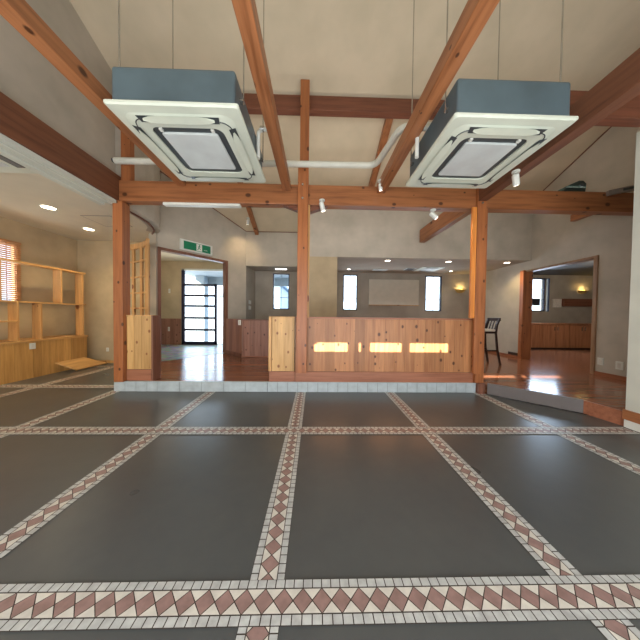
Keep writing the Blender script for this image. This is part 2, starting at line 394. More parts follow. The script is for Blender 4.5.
# pale pillar wall at the right
mb = MB(); mb.box(3.44, 3.60, -1.1, 2.44, 0.20, 3.20); struct('wall_pillar', mb, M['pale'])
mb = MB(); mb.box(3.425, 3.615, -1.1, 2.455, 0.09, 0.20); struct('baseboard_pillar', mb, M['beam_y'], 0.004)
mb = MB(); mb.box(3.435, 3.605, -1.1, 2.445, 0.0, 0.09); trim(mb, M['white'])
# unseen rear wall (behind the camera), slits added to shape the sun patches
PATCH = [(-0.03, 0.51), (0.67, 0.72), (0.85, 1.36), (1.48, 2.10)]
FP = [(2.93, 3.53), (3.64, 3.73), (3.81, 4.36)]
YR = -1.05; ops = []
for a, b in PATCH:
    k = 3.57 - YR; ops.append((a - 0.65 * k, b - 0.65 * k, 0.64 + 0.45 * k, 0.79 + 0.45 * k))
for a, b in FP:
    k = 3.95 - YR; ops.append((a - 0.65 * k, b - 0.65 * k, 0.16 + 0.45 * k - 0.045, 0.16 + 0.45 * k + 0.045))
mb = wall_seg(MB(), (-5.75, YR), (5.35, YR), -0.03, -0.1, 'roof', [(a + 5.75, b + 5.75, c, d) for a, b, c, d in ops])
struct('wall_front', mb, M['wall'])
# side room (right)
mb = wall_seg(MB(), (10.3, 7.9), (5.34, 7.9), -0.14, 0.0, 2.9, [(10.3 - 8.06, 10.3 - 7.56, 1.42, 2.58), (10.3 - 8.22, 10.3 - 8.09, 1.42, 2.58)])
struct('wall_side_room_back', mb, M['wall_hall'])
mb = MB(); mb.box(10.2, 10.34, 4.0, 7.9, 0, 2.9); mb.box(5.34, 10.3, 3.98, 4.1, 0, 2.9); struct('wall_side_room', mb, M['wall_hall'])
mb = MB(); mb.box(5.34, 5.48, 7.38, 7.9, 0.16, 2.9); struct('wall_side_room_return', mb, M['wall_hall'])
# entrance room
mb = wall_seg(MB(), (-1.92, 7.8), (-5.6, 7.8), -0.12, 0.0, 3.1, [(0.05, 2.54, 0.16, 2.70)]); struct('wall_entry_back', mb, M['wall_warm'])
mb = MB(); mb.box(-5.6, -5.5, 5.72, 7.8, 0, 3.1); mb.box(-1.92, -1.8, 7.52, 7.8, 0, 3.1); struct('wall_entry_side', mb, M['wall_warm'])
mb = MB(); mb.box(-5.5, -4.47, 7.77, 7.798, 0.16, 1.0); mb.box(-5.5, -4.47, 7.76, 7.80, 1.0, 1.03); trim(mb, M['wain'])

# ---- ceilings
def roof_slab(x0, x1, y0, y1):
    return MB().hexa([(x0, y0, roof_z(y0)), (x1, y0, roof_z(y0)), (x1, y1, roof_z(y1)), (x0, y1, roof_z(y1))],
                     [(x0, y0, roof_z(y0) + 0.12), (x1, y0, roof_z(y0) + 0.12), (x1, y1, roof_z(y1) + 0.12), (x0, y1, roof_z(y1) + 0.12)])
struct('ceiling_slope_far', roof_slab(-3.7, 5.36, RIDGE, 6.8), M['slope'])
struct('ceiling_slope_near', roof_slab(-3.7, 5.36, -1.15, RIDGE), M['slope'])
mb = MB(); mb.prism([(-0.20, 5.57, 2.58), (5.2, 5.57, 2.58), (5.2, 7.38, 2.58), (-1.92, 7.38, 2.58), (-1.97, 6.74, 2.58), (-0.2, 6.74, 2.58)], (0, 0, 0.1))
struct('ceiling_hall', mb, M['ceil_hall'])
mb = MB(); mb.prism([(-5.75, -1.1, 2.9), (-3.22, -1.1, 2.9), (-3.10, 3.62, 2.9), (-3.04, 4.1, 2.9), (-3.14, 4.6, 2.9), (-3.40, 5.0, 2.9), (-3.4, 5.72, 2.9), (-5.75, 5.72, 2.9)], (0, 0, 0.1))
struct('ceiling_left_room', mb, M['ceil'])
mb = MB(); mb.prism([(-3.50, 5.06, 2.95), (-2.08, 6.78, 2.95), (-1.9, 7.85, 2.95), (-5.55, 7.85, 2.95), (-5.55, 5.70, 2.95), (-3.9, 5.70, 2.95)], (0, 0, 0.1))
struct('ceiling_entry', mb, M['ceil'])
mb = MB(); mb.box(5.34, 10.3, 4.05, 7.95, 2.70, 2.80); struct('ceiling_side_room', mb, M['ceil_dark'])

# dark fillets where walls meet the sloped ceiling
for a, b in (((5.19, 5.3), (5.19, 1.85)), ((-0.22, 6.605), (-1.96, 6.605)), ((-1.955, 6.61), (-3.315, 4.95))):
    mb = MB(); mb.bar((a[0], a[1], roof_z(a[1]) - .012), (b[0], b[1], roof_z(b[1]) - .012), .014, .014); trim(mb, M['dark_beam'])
# ------------------------------------------------------------------ windows, doors, frames
def window(n, x0, x1, z0, z1, y, th=0.03, bars_x=1, bars_z=2, depth=0.06):
    mb = MB(); mb.box(x0, x0 + th, y, y + depth, z0, z1); mb.box(x1 - th, x1, y, y + depth, z0, z1)
    mb.box(x0 + th, x1 - th, y, y + depth, z0, z0 + th); mb.box(x0 + th, x1 - th, y, y + depth, z1 - th, z1)
    o = mb.build('window_%d' % n, M['navy'], None, 0.003); o['kind'] = 'structure'
    g = MB(); g.box(x0 + th, x1 - th, y + depth * 0.45, y + depth * 0.55, z0 + th, z1 - th); g.build('pane', M['glass'], o)
    b = MB()
    for i in range(bars_x):
        xx = x0 + (x1 - x0) * (i + 1) / (bars_x + 1); b.box(xx - 0.007, xx + 0.007, y + depth * 0.35, y + depth * 0.42, z0 + th, z1 - th)
    for i in range(bars_z):
        zz = z0 + (z1 - z0) * (i + 1) / (bars_z + 1); b.box(x0 + th, x1 - th, y + depth * 0.35, y + depth * 0.42, zz - 0.007, zz + 0.007)
    if bars_x or bars_z: b.build('window_bars', M['porch'], o)
    return o
for i, (a, b) in enumerate(WIN_B): window(i + 1, a, b, 1.37, 2.51, 7.375)
window(4, 7.56, 8.06, 1.42, 2.58, 7.895, 0.035, 0, 2)
window(5, 8.09, 8.22, 1.42, 2.58, 7.895, 0.012, 0, 0)
# left room window with slatted blind
o = MB(); y0, y1, z0, z1 = LWIN
o.box(-5.66, -5.60, y0, y0 + .035, z0, z1); o.box(-5.66, -5.60, y1 - .035, y1, z0, z1); o.box(-5.66, -5.60, y0, y1, z1 - .03, z1); o.box(-5.66, -5.60, y0, y1, z0, z0 + .03)
for k in (1, 2, 3): o.box(-5.65, -5.62, y0 + k * .345 - .014, y0 + k * .345 + .014, z0, z1)
w = o.build('window_6', M['blind'], None, 0.002); w['kind'] = 'structure'
g = MB(); g.box(-5.645, -5.64, y0, y1, z0, z1); g.build('pane', M['glass'], w)
bl = MB(); k = 0; z = z0 + 0.0
while z < z1:
    bl.hexa([(-5.590, y0, z), (-5.588, y0, z + 0.0), (-5.588, y1, z), (-5.590, y1, z)], [(-5.560, y0, z + .024), (-5.556, y0, z + .024), (-5.556, y1, z + .024), (-5.560, y1, z + .024)]); z += 0.036
blr = empty('window_blind', (-5.57, (y0 + y1) / 2, z0), 'orange wooden slatted blind lit from behind at the left room window', 'blind')
bl.build('slats', M['blind'], blr)
MB().box(-5.60, -5.55, y0, y1, z1, z1 + .035).build('head_rail', M['blind'], blr, 0.003)
for yy in (y0 + .2, y0 + .7, y1 - .2): MB().box(-5.577, -5.573, yy - .004, yy + .004, z0, z1).build('ladder_tape', M['blind'], blr)

# entrance opening frame in the diagonal wall
d = Vector((-3.33 + 1.97, 4.97 - 6.63)).normalized(); nrm = Vector((-d.y, d.x))
def dpt(s, t=0): q = Vector((-1.97, 6.63)) + d * s + nrm * t; return q.x, q.y
mb = MB()
for s0, s1, za, zb in ((0.56, 0.62, 0.16, 2.60), (dl - 0.06, dl + 0.0, 0.16, 2.60), (0.56, dl, 2.55, 2.61)):
    q = [dpt(s0, 0.02), dpt(s1, 0.02), dpt(s1, -0.14), dpt(s0, -0.14)]
    if True: mb.hexa([(x, y, za) for x, y in q], [(x, y, zb) for x, y in q])
struct('door_1', mb, M['jamb'], 0.004)
# right opening frame
mb = MB(); mb.box(5.12, 5.36, 5.56, 5.66, 0.16, 2.36); struct('door_2', mb, M['post'], 0.004)
mb = MB(); mb.box(5.17, 5.36, 4.12, 4.18, 0.16, 2.36); mb.box(5.18, 5.36, 4.18, 5.56, 2.32, 2.36); struct('door_3', mb, M['jamb_tan'], 0.004)
# baseboards
mb = MB(); mb.box(5.18, 5.2, 5.66, 7.38, 0.16, 0.22); mb.box(5.18, 5.2, -1.1, 4.12, 0.16, 0.23); struct('baseboard_right', mb, M['base_y'])
mb = MB(); mb.box(-5.63, -3.95, 5.58, 5.60, 0, 0.06); struct('baseboard_left_back', mb, M['honey'])

# glazed entrance door of horizontal bars
e = empty('entrance_door', (-3.83, 7.80, 0.16), 'dark framed glass entrance door with four horizontal bars and transom above', 'door')
mb = MB(); DX0, DX1 = -4.46, -3.30; y = 7.80
mb.box(DX0, DX0 + .09, y, y + .07, 0.16, 2.70); mb.box(DX1 - .07, DX1, y, y + .07, 0.16, 2.20); mb.box(DX0, DX1, y, y + .07, 2.13, 2.20)
mb.box(DX0, DX1, y, y + .07, 0.16, 0.27)
mb.build('door_frame', M['navy'], e, 0.004)
for zz in (0.66, 1.06, 1.46, 1.81): MB().box(DX0 + .09, DX1 - .07, y + .01, y + .06, zz - .035, zz + .035).build('crossbar', M['navy'], e, 0.003)
MB().box(DX0 + .05, DX1 - .04, y + .032, y + .038, 0.25, 2.15).build('pane', M['glass'], e)
MB().box(DX0, -1.95, y, y + .06, 2.64, 2.70).build('top_rail', M['white'], e, 0.003)
MB().box(DX1 - .10, DX1 - .085, y - .05, y - .02, 1.0, 1.35).build('door_handle', M['chrome'], e, 0.004)
# outside the entrance
tag(MB().box(-5.2, -1.0, 7.95, 10.2, 2.78, 2.95).build('porch_roof', M['porch'], None), 'grey porch roof outside the entrance door', 'roof')
tag(MB().box(-5.2, -1.0, 10.05, 10.2, 2.45, 2.78).build('porch_beam', M['porch'], None), 'grey beam under the front edge of the porch roof', 'beam')
tag(MB().box(-4.95, -4.58, 9.65, 10.02, -0.12, 2.78).build('porch_pillar', M['porch'], None, 0.01), 'grey square porch pillar seen through the entrance door', 'pillar')
def building(loc, w, dp, h, rise, label):
    x, yy = loc; b = empty('house', (x, yy, -0.12), label, 'building')
    MB().box(x - w / 2, x + w / 2, yy, yy + dp, -0.12, h).build('wall', M['house'], b)
    MB().prism([(x - w / 2 - .3, yy - .3, h), (x + w / 2 + .3, yy - .3, h), (x, yy - .3, h + rise)], (0, dp + .6, 0)).build('roof', M['roofblue'], b)
    for k in range(3):
        xx = x - w / 2 + w * (k + .5) / 3
        f_ = MB().box(xx - .5, xx + .5, yy - .05, yy - .01, 1.0, 2.1).build('window', M['white'], b)
        MB().box(xx - .44, xx + .44, yy - .06, yy - .05, 1.06, 2.04).build('pane', M['roofblue'], f_)
building((-6.2, 26), 9, 6, 3.2, 1.6, 'pale house with blue roof far outside the entrance door')
building((-5.2, 19), 4.6, 6, 3.6, 3.6, 'blue gabled house seen through the alcove window')

# ------------------------------------------------------------------ timber frame
def beam(name, mb, mat, label, cat='beam', group=None, bevel=0.006):
    return tag(mb.build(name, mat, None, bevel), label, cat, group)
beam('main_beam', MB().box(-2.928, 5.19, 3.52, 3.66, 2.87, 3.168), M['beam_x'], 'long orange-brown main beam crossing the room on top of the posts')
def bolts(parent, pts):
    for x, y_, z in pts:
        MB().tube([(x, y_, z), (x, y_ - 0.012, z)], 0.016, 10).build('bolt', M['chrome'], parent)
# left post
e = empty('timber_post', (-3.0, 3.58, 0.155), 'knotty orange post at the left end of the main beam', 'post')
MB().box(-3.015, -2.875, 3.51, 3.66, 0.158, 2.867).build('post_shaft', M['post'], e, 0.006)
e = empty('timber_post', (-2.9, 3.6, 3.19), 'short upper post on the main beam against the grey left wall', 'post')
MB().box(-2.93, -2.80, 3.56, 3.66, 3.170, roof_z(3.66) - .01).build('post_shaft', M['post'], e, 0.006)
# centre post
e = empty('timber_post', (-0.19, 3.5, 0.32), 'tall centre post rising through the main beam to the roof', 'post')
MB().box(-0.27, -0.115, 3.45, 3.518, 0.322, 3.40).build('post_shaft', M['post'], e, 0.006)
MB().box(-0.25, -0.115, 3.525, 3.64, 3.170, roof_z(3.64) - .01).build('upper_shaft', M['post'], e, 0.006, label='redder upper length above the beam')
bolts(e, [(-0.2, 3.45, 3.13), (-0.2, 3.45, 2.93)])
MB().box(-0.12, -0.09, 3.53, 3.64, 1.16, 2.872).build('side_board', M['honey'], e, 0.003, label='orange side face behind the shaft')
# right post
e = empty('timber_post', (2.6, 3.5, 0.0), 'knotty orange right post standing at the end of the partition', 'post')
MB().box(2.455, 2.595, 3.47, 3.518, 0.32, 3.20).box(2.52, 2.655, 3.522, 3.66, 0.166, 2.872).build('post_shaft', M['post'], e, 0.005)
MB().box(2.385, 2.452, 3.475, 3.518, 1.18, 2.872).build('side_board', M['bright'], e, 0.004, label='brighter orange side board')
MB().box(2.565, 2.66, 3.50, 3.60, 0.0, 0.163).build('foot_block', M['jamb'], e, 0.004, label='dark red foot block')
bolts(e, [(2.525, 3.47, 3.13), (2.525, 3.47, 2.93)])
# header beam along the left
beam('header_beam', MB().box(-3.07, -2.932, -1.04, 3.60, 2.87, 3.24), M['dark_beam_y'], 'dark brown header beam running along the left wall toward the viewer')
# ties running away from the viewer
def tie(x0, x1, y0, y1, zb, zt, w, label, mat=None):
    mb = MB(); mb.hexa([(x0 - w / 2, y0, zb), (x0 + w / 2, y0, zb), (x1 + w / 2, y1, zb), (x1 - w / 2, y1, zb)], [(x0 - w / 2, y0, zt), (x0 + w / 2, y0, zt), (x1 + w / 2, y1, zt), (x1 - w / 2, y1, zt)])
    return beam('tie_beam', mb, mat or M['beam_y'], label)
G = 'tie beams meeting the main beam'
tie(-0.47, -0.44, 0.2, 3.515, 3.06, 3.20, 0.115, 'slim orange tie beam left of the centre post')
tie(1.02, 0.985, 0.2, 3.515, 3.06, 3.20, 0.125, 'slim orange tie beam beside the white pipe, right of the centre post')
tie(-1.96, -2.0, 0.2, 3.515, 3.10, 3.24, 0.12, 'brown tie beam behind the left air conditioner')
tie(2.40, 2.53, 0.2, 3.515, 2.96, 3.22, 0.13, 'brown tie beam behind the right air conditioner', M['dark_beam_y'])
tie(2.50, 2.46, 3.67, 5.3, 2.90, 3.19, 0.12, 'square ended brown beam poking out behind the right post')
tie(4.86, 4.88, 3.67, 4.3, 3.03, 3.15, 0.10, 'short beam stub behind the far right of the main beam')
beam('cross_beam', MB().box(2.48, 5.19, 2.27, 2.38, 3.205, 3.46), M['dark_beam'], 'dark brown cross beam at the upper right corner')
# roof: purlin and rafters
zp = roof_z(4.1)
beam('purlin', MB().box(-2.78, 2.60, 3.70, 3.82, roof_z(3.82) - 0.235, roof_z(3.82) - 0.008), M['dark_beam'], 'dark red purlin high up under the sloped ceiling')
def rafter(x, w, y0, y1, h, label):
    mb = MB(); mb.hexa([(x - w / 2, y0, roof_z(y0) - h), (x + w / 2, y0, roof_z(y0) - h), (x + w / 2, y1, roof_z(y1) - h), (x - w / 2, y1, roof_z(y1) - h)],
                       [(x - w / 2, y0, roof_z(y0) - .004), (x + w / 2, y0, roof_z(y0) - .004), (x + w / 2, y1, roof_z(y1) - .004), (x - w / 2, y1, roof_z(y1) - .004)])
    return beam('rafter', mb, M['beam_y'], label)
rafter(1.23, 0.12, 3.83, 5.44, 0.11, 'rafter on the sloped ceiling right of the centre post')
rafter(-1.66, 0.10, 3.83, 6.60, 0.11, 'rafter ending above the alcove, carrying a white spotlight')
# knee braces at the centre post
mb = MB(); mb.prism([(-0.285, 3.54, 2.86), (-0.285, 3.54, 2.79), (-0.50, 3.54, 2.868)], (0, 0.09, 0)); beam('knee_brace', mb, M['dark_beam'], 'dark wedge brace under the main beam left of the centre post', 'brace', None, 0)
mb = MB(); mb.prism([(-0.085, 3.54, 2.868), (-0.085, 3.54, 2.77), (0.18, 3.54, 2.868)], (0, 0.09, 0)); beam('knee_brace', mb, M['dark_beam'], 'dark wedge brace under the main beam right of the centre post', 'brace', None, 0)
# white duct under the main beam, left
tag(MB().box(-2.3, -1.15, 3.54, 3.62, 2.835, 2.873).build('cable_duct', M['white'], None, 0.004), 'slim white cable duct under the left part of the main beam', 'duct')

# folding-door track under the header
e = empty('door_track', (-3.12, 1.2, 2.84), 'cream ribbed sliding door track under the left header beam', 'track')
mb = MB()
for k, (xa, xb, za) in enumerate([(-3.20, -3.12, 2.79), (-3.115, -3.065, 2.815), (-3.06, -3.01, 2.805), (-3.005, -2.95, 2.82)]): mb.box(xa, xb, -1.03, 3.505, za, 2.867)
mb.build('rails', M['pale'], e, 0.003)
mb = MB(); off = [(a - 0.12, b) for a, b in arc[2:]]
for i, (a, b) in enumerate(zip(off[:-1], off[1:])): mb.bar((a[0], a[1], 2.875), (b[0], b[1], 2.875), 0.022, 0.03)
mb.build('curved_rail', M['jamb'], e, label='dark curved continuation behind the post')

# ------------------------------------------------------------------ partition between the rooms
e = empty('partition', (0.9, 3.6, 0.155), 'long low partition of knotty reddish boards between centre and right posts', 'partition')
def planks(x0, x1, w, y0, y1, z0, z1):
    mb = MB(); x = x0
    while x < x1 - 0.01:
        b = min(math.floor((x + 1e-6) / w) * w + w, x1); mb.box(x + .0025, b - .0025, y0, y1, z0, z1); x = b
    mb.box(x0 + .004, x1 - .004, y0 + .006, y1 - .001, z0 + .002, z1 - .002); return mb
planks(-0.30, 2.515, 0.158, 3.58, 3.64, 0.32, 1.145).build('board_panel', M['boards'], e)
MB().box(-0.70, -0.30, 3.57, 3.65, 0.158, 0.318).box(-0.295, 2.515, 3.565, 3.65, 0.158, 0.318).build('base_board', M['base'], e, 0.004)
MB().box(-0.30, 2.515, 3.565, 3.66, 1.147, 1.172).build('top_cap', M['base'], e, 0.004)
e = empty('partition', (-0.5, 3.6, 0.32), 'pale fresh pine panel left of the centre post', 'partition')
planks(-0.66, -0.31, 0.115, 3.575, 3.64, 0.322, 1.155).build('board_panel', M['pale_boards'], e)
MB().box(-0.71, -0.665, 3.568, 3.65, 0.322, 1.172).build('end_stile', M['honey'], e, 0.003)
MB().box(-0.663, -0.31, 3.568, 3.65, 1.157, 1.172).build('top_cap', M['honey'], e, 0.002)
# low panel by the left post
e = empty('partition', (-2.65, 3.6, 0.16), 'small pale pine panel standing beside the left post', 'partition')
planks(-2.87, -2.50, 0.115, 3.575, 3.68, 0.34, 1.155).build('board_panel', M['pale_boards'], e)
MB().box(-2.87, -2.50, 3.568, 3.69, 0.162, 0.336).build('base_board', M['base'], e, 0.004)
MB().box(-2.495, -2.468, 3.565, 3.74, 0.162, 1.165).build('end_board', M['jamb'], e, 0.003, label='red-brown end board')
MB().box(-2.87, -2.498, 3.565, 3.69, 1.157, 1.17).build('top_cap', M['honey'], e, 0.002)
# half wall in front of the alcove
e = empty('half_wall', (-1.4, 5.6, 0.16), 'reddish knotty half wall in front of the alcove', 'half wall')
planks(-1.74, -0.72, 0.13, 5.56, 5.62, 0.20, 1.05).build('board_panel', M['wain'], e)
MB().box(-1.76, -0.72, 5.55, 5.66, 1.052, 1.08).build('top_cap', M['jamb'], e, 0.003)
mb = MB(); mb.hexa([(-1.80, 5.60, 0.165), (-1.745, 5.56, 0.165), (-2.30, 6.18, 0.165), (-2.36, 6.16, 0.165)][::-1], [(-1.80, 5.60, 1.08), (-1.745, 5.56, 1.08), (-2.30, 6.18, 1.08), (-2.36, 6.16, 1.08)][::-1]); mb.build('return_panel', M['wain'], e)
MB().box(-1.74, -0.72, 5.545, 5.558, 0.165, 0.20).build('base_board', M['base'], e, 0.002)
mb = MB(); mb.bar((-1.75, 5.54, 0.21), (-2.33, 6.10, 0.21), 0.02, 0.09); mb.build('side_base_board', M['jamb'], e)

# ------------------------------------------------------------------ ceiling cassette air conditioners
def rrect(cx, cy, hx, hy, r, z, n=6):
    pts = []
    for qx, qy, a0 in ((1, 1, 0), (-1, 1, 90), (-1, -1, 180), (1, -1, 270)):
        for i in range(n + 1):
            a = R(a0 + 90 * i / n); pts.append((cx + qx * (hx - r) + r * math.cos(a), cy + qy * (hy - r) + r * math.sin(a), z))
    return pts
def ring(mb, A, B, mi=0):
    n = len(A); mb.add(A + B, [(i, (i + 1) % n, n + (i + 1) % n, n + i) for i in range(n)], mi)
def cassette(cx, cy, h, zb, label, casing_h):
    t = empty('ceiling_cassette', (cx, cy, zb), label, 'air conditioner')
    p = MB(); z = zb
    top = rrect(cx, cy, h, h, .02, z + .028); o1 = rrect(cx, cy, h, h, .02, z + .012); o2 = rrect(cx, cy, h - .01, h - .01, .03, z)
    o3 = rrect(cx, cy, h * .86, h * .86, .09, z - .004); o4 = rrect(cx, cy, h * .80, h * .80, .16, z - .018); o5 = rrect(cx, cy, h * .60, h * .60, .07, z - .010)
    g1 = rrect(cx, cy, h * .60, h * .60, .07, z + .004)
    ring(p, top, o1); ring(p, o1, o2); ring(p, o2, o3); ring(p, o3, o4); ring(p, o4, o5); ring(p, o5, g1)
    n = len(top); p.add(top, [tuple(range(n))]); p.add(g1, [tuple(range(n))], 1)
    p.build('panel', [M['ac'], M['ac_gap']], t, 0, True)
    g = MB(); a = rrect(cx, cy, h * .475, h * .475, .02, z - .010); b = rrect(cx, cy, h * .475, h * .475, .02, z + .003); c_ = rrect(cx, cy, h * .465, h * .465, .02, z - .014)
    ring(g, a, b); ring(g, a, c_); g.add(c_, [tuple(range(len(c_)))]); g.add(b, [tuple(range(len(b)))])
    gr = g.build('grille', M['ac_grille'], t, 0, True)
    for qx, qy in ((-.46, -.54), (.40, -.54)): MB().box(cx + h * qx, cx + h * (qx + .05), cy + h * (qy - .03), cy + h * (qy + .03), z - .014, z + .004).build('grille_clip', M['white'], gr)
    for k in range(4):                      # louvres on the four sides
        a = R(90 * k); rot = lambda u, v, w_: (cx + u * math.cos(a) - v * math.sin(a), cy + u * math.sin(a) + v * math.cos(a), w_)
        slot = MB(); u0, u1 = -h * .56, h * .56
        slot.add([rot(u0 - .045, h * .84, z - .0175), rot(u1 + .045, h * .84, z - .0175), rot(u1 + .03, h * .725, z - .0225), rot(u0 - .03, h * .725, z - .0225)], [(0, 1, 2, 3)])
        sl = slot.build('air_slot', M['ac_gap'], t)
        lv = MB(); N_ = 10
        vs = []
        for i in range(N_ + 1):
            u = u0 + (u1 - u0) * i / N_; e_ = 1 - abs(2 * i / N_ - 1) ** 6
            vs += [rot(u, h * (.785 - .05 * e_ - .012), z - .026), rot(u, h * (.785 + .05 * e_ + .012), z - .020)]
        lv.add(vs + [(x, y_, w_ - .006) for x, y_, w_ in vs], [(2 * i, 2 * i + 1, 2 * i + 3, 2 * i + 2) for i in range(N_)] + [(2 * (N_ + 1) + 2 * i, 2 * (N_ + 1) + 2 * i + 2, 2 * (N_ + 1) + 2 * i + 3, 2 * (N_ + 1) + 2 * i + 1) for i in range(N_)])
        lv.build('louvre', M['ac'], sl)
        pk = MB()                            # dark pocket at the end of each louvre and the corner curve
        pts = [rot(h * (.60 + .16 * math.sin(q)), h * (.60 + .18 * math.cos(q)), z - .0205) for q in [R(x) for x in range(8, 83, 8)]]
        pk.tube(pts, .004, 6); pk.build('corner_seam', M['ac_gap'], t)
    c2 = MB(); hh = h * .93; c2.box(cx - hh, cx + hh, cy - hh, cy + hh, z + .03, z + casing_h)
    cs = c2.build('casing', M['ac_body'], t, 0.02)
    for sx in (-1, 1):
        for sy in (-1, 1):
            x, y_ = cx + sx * (hh + .03), cy + sy * (hh - .12)
            MB().box(min(x, x - sx * .06), max(x, x - sx * .06), y_ - .02, y_ + .02, z + .17, z + .19).build('hanger_bracket', M['chrome'], t)
            MB().tube([(x, y_, z + .15), (x, y_, roof_z(y_) - .01)], .006, 8).build('hanger_rod', M['chrome'], t)
    return t
cassette(-1.125, 2.34, 0.515, 2.80, 'left ceiling air conditioner with a white square grille', 0.32)
cassette(1.61, 2.35, 0.51, 2.80, 'right ceiling air conditioner with a blue-grey casing', 0.34)

# pipes
def curve_pts(pts, n=6):
    out = [Vector(pts[0])]
    for i in range(1, len(pts) - 1):
        a, b, c_ = Vector(pts[i - 1]), Vector(pts[i]), Vector(pts[i + 1]); r = min(.12, (b - a).length * .4, (c_ - b).length * .4)
        p, q = b + (a - b).normalized() * r, b + (c_ - b).normalized() * r
        for k in range(n + 1): t = k / n; out.append(p * (1 - t) ** 2 + b * 2 * t * (1 - t) + q * t * t)
    return out + [Vector(pts[-1])]
e = empty('insulated_pipe', (-1.0, 3.4, 3.33), 'cream lagged pipe running level above the main beam', 'pipe')
MB().tube(curve_pts([(-2.86, 3.38, 3.36), (0.86, 3.38, 3.39), (0.98, 2.68, 3.39), (1.36, 2.66, 3.38), (1.36, 2.66, 3.19)]), .042, 14).build('lagging', M['lagging'], e, 0, True)
MB().tube([(-2.89, 3.38, 3.362), (-2.855, 3.38, 3.361)], .030, 12).build('end_cap', M['ac_gap'], e, 0, True)
for label, x, y_, sx in (('white drain pipe rising beside the left air conditioner', -0.62, 2.50, 1), ('white drain pipe beside the right air conditioner', 1.05, 2.42, -1)):
    e = empty('drain_pipe', (x, y_, 2.9), label, 'pipe')
    MB().tube(curve_pts([(x, y_, 2.86), (x, y_, 3.16), (x + .14 , y_, 3.17)]), .02, 12).build('pipe_run', M['white'], e, 0, True)
    MB().tube([(x + .02, y_, 3.17), (x + .06, y_, 3.17)], .028, 12).build('pipe_collar', M['chrome'], e, 0, True)

# ------------------------------------------------------------------ lamps
def spotlight(top, aim, label, L=0.13, r=0.036, power=6, col=(1, .86, .66)):
    x, y_, z = top; t = empty('spotlight', top, label, 'spotlight', None)
    MB().tube([(x, y_, z), (x, y_, z - .018)], .042, 16).build('mount', M['white'], t, 0, True)
    MB().tube([(x, y_, z - .018), (x, y_, z - .07)], .010, 10).build('neck', M['white'], t)
    d_ = Vector(aim).normalized(); c_ = Vector((x, y_, z - .085)); a = c_ - d_ * L * .4; b = c_ + d_ * L * .6
    h = MB().tube([a, a + d_ * .012, b - d_ * .01, b], r, 16, 0, [r * .6, r, r, r * .92]).build('lamp_head', M['white'], t, 0, True)
    MB().tube([b, b + d_ * .004], r * .8, 16).build('lens', M['spotglow'], h)
    if power:
        lo = lamp('spot_beam', 'SPOT', tuple(b + d_ * .02), power, col, target=tuple(b + d_), spot_size=R(95), spot_blend=.9, shadow_soft_size=.03)
    return t
spotlight((0.09, 3.49, 2.93), (0.3, .2, -1), 'white spotlight hanging under the main beam just right of the centre post', power=8)
spotlight((1.83, 3.59, 2.873), (0.75, -.1, -.75), 'white spotlight under the main beam left of the right post', power=8)
spotlight((2.40, 2.75, 2.96), (0.6, .5, -.9), 'white spotlight on the brown tie behind the right air conditioner', power=8)
spotlight((-1.74, 6.0, roof_z(6.0) - .124), (-.35, .55, -1), 'white spotlight on the rafter above the alcove', power=14, col=(1, .74, .42))
spotlight((0.93, 3.35, 3.16), (.2, .4, -1), 'small white spotlight beside the pipe end on the slim tie', L=.09, r=.028, power=0)
def downlight(x, y_, z, label, r=0.062, power=7, col=(1, .86, .66), group=None):
    t = empty('downlight', (x, y_, z), label, 'downlight', group)
    mb = MB(); n = 24
    A = [(x + r * 1.18 * math.cos(2 * math.pi * i / n), y_ + r * 1.18 * math.sin(2 * math.pi * i / n), z - .001) for i in range(n)]
    B = [(x + r * math.cos(2 * math.pi * i / n), y_ + r * math.sin(2 * math.pi * i / n), z - .008) for i in range(n)]
    ring(mb, A, B); mb.build('trim_ring', M['white'], t, 0, True)
    MB().tube([(x, y_, z - .001), (x, y_, z - .006)], r * .98, n).build('lamp_disc', M['lampon'], t)
    if power: lamp('downlight_beam', 'SPOT', (x, y_, z - .03), power, col, target=(x, y_, 0), spot_size=R(125), spot_blend=.8, shadow_soft_size=.05)
downlight(1.80, 5.72, 2.58, 'downlight at the hall ceiling edge above the white board', power=16)
downlight(3.34, 5.72, 2.58, 'downlight at the hall ceiling edge between board and right window', power=16)
downlight(4.83, 5.72, 2.58, 'downlight at the hall ceiling edge by the right wall', power=30, col=(1, .74, .38))
downlight(1.00, 6.84, 2.58, 'small downlight above the left hall window', .045, 8)
downlight(4.10, 6.89, 2.58, 'small downlight above the right hall window', .045, 8)
e = empty('strip_light', (-1.02, 6.9, 2.56), 'bright white strip light on the alcove ceiling above its window', 'ceiling light')
MB().box(-1.20, -0.84, 6.84, 7.02, 2.562, 2.579).build('light_body', M['white'], e, 0.003); MB().box(-1.18, -0.86, 6.86, 7.0, 2.556, 2.562).build('diffuser', M['spotglow'], e)
downlight(-4.34, 3.87, 2.9, 'nearer downlight in the left room ceiling', .085, 38, (1, .8, .5))
downlight(-4.62, 4.83, 2.9, 'farther downlight in the left room ceiling', .08, 38, (1, .78, .46))
lamp('entry_point_light', 'POINT', (-4.4, 6.9, 2.3), 6, (1, .84, .64), shadow_soft_size=.15)  # bare point light, no fitting modelled in the entrance room
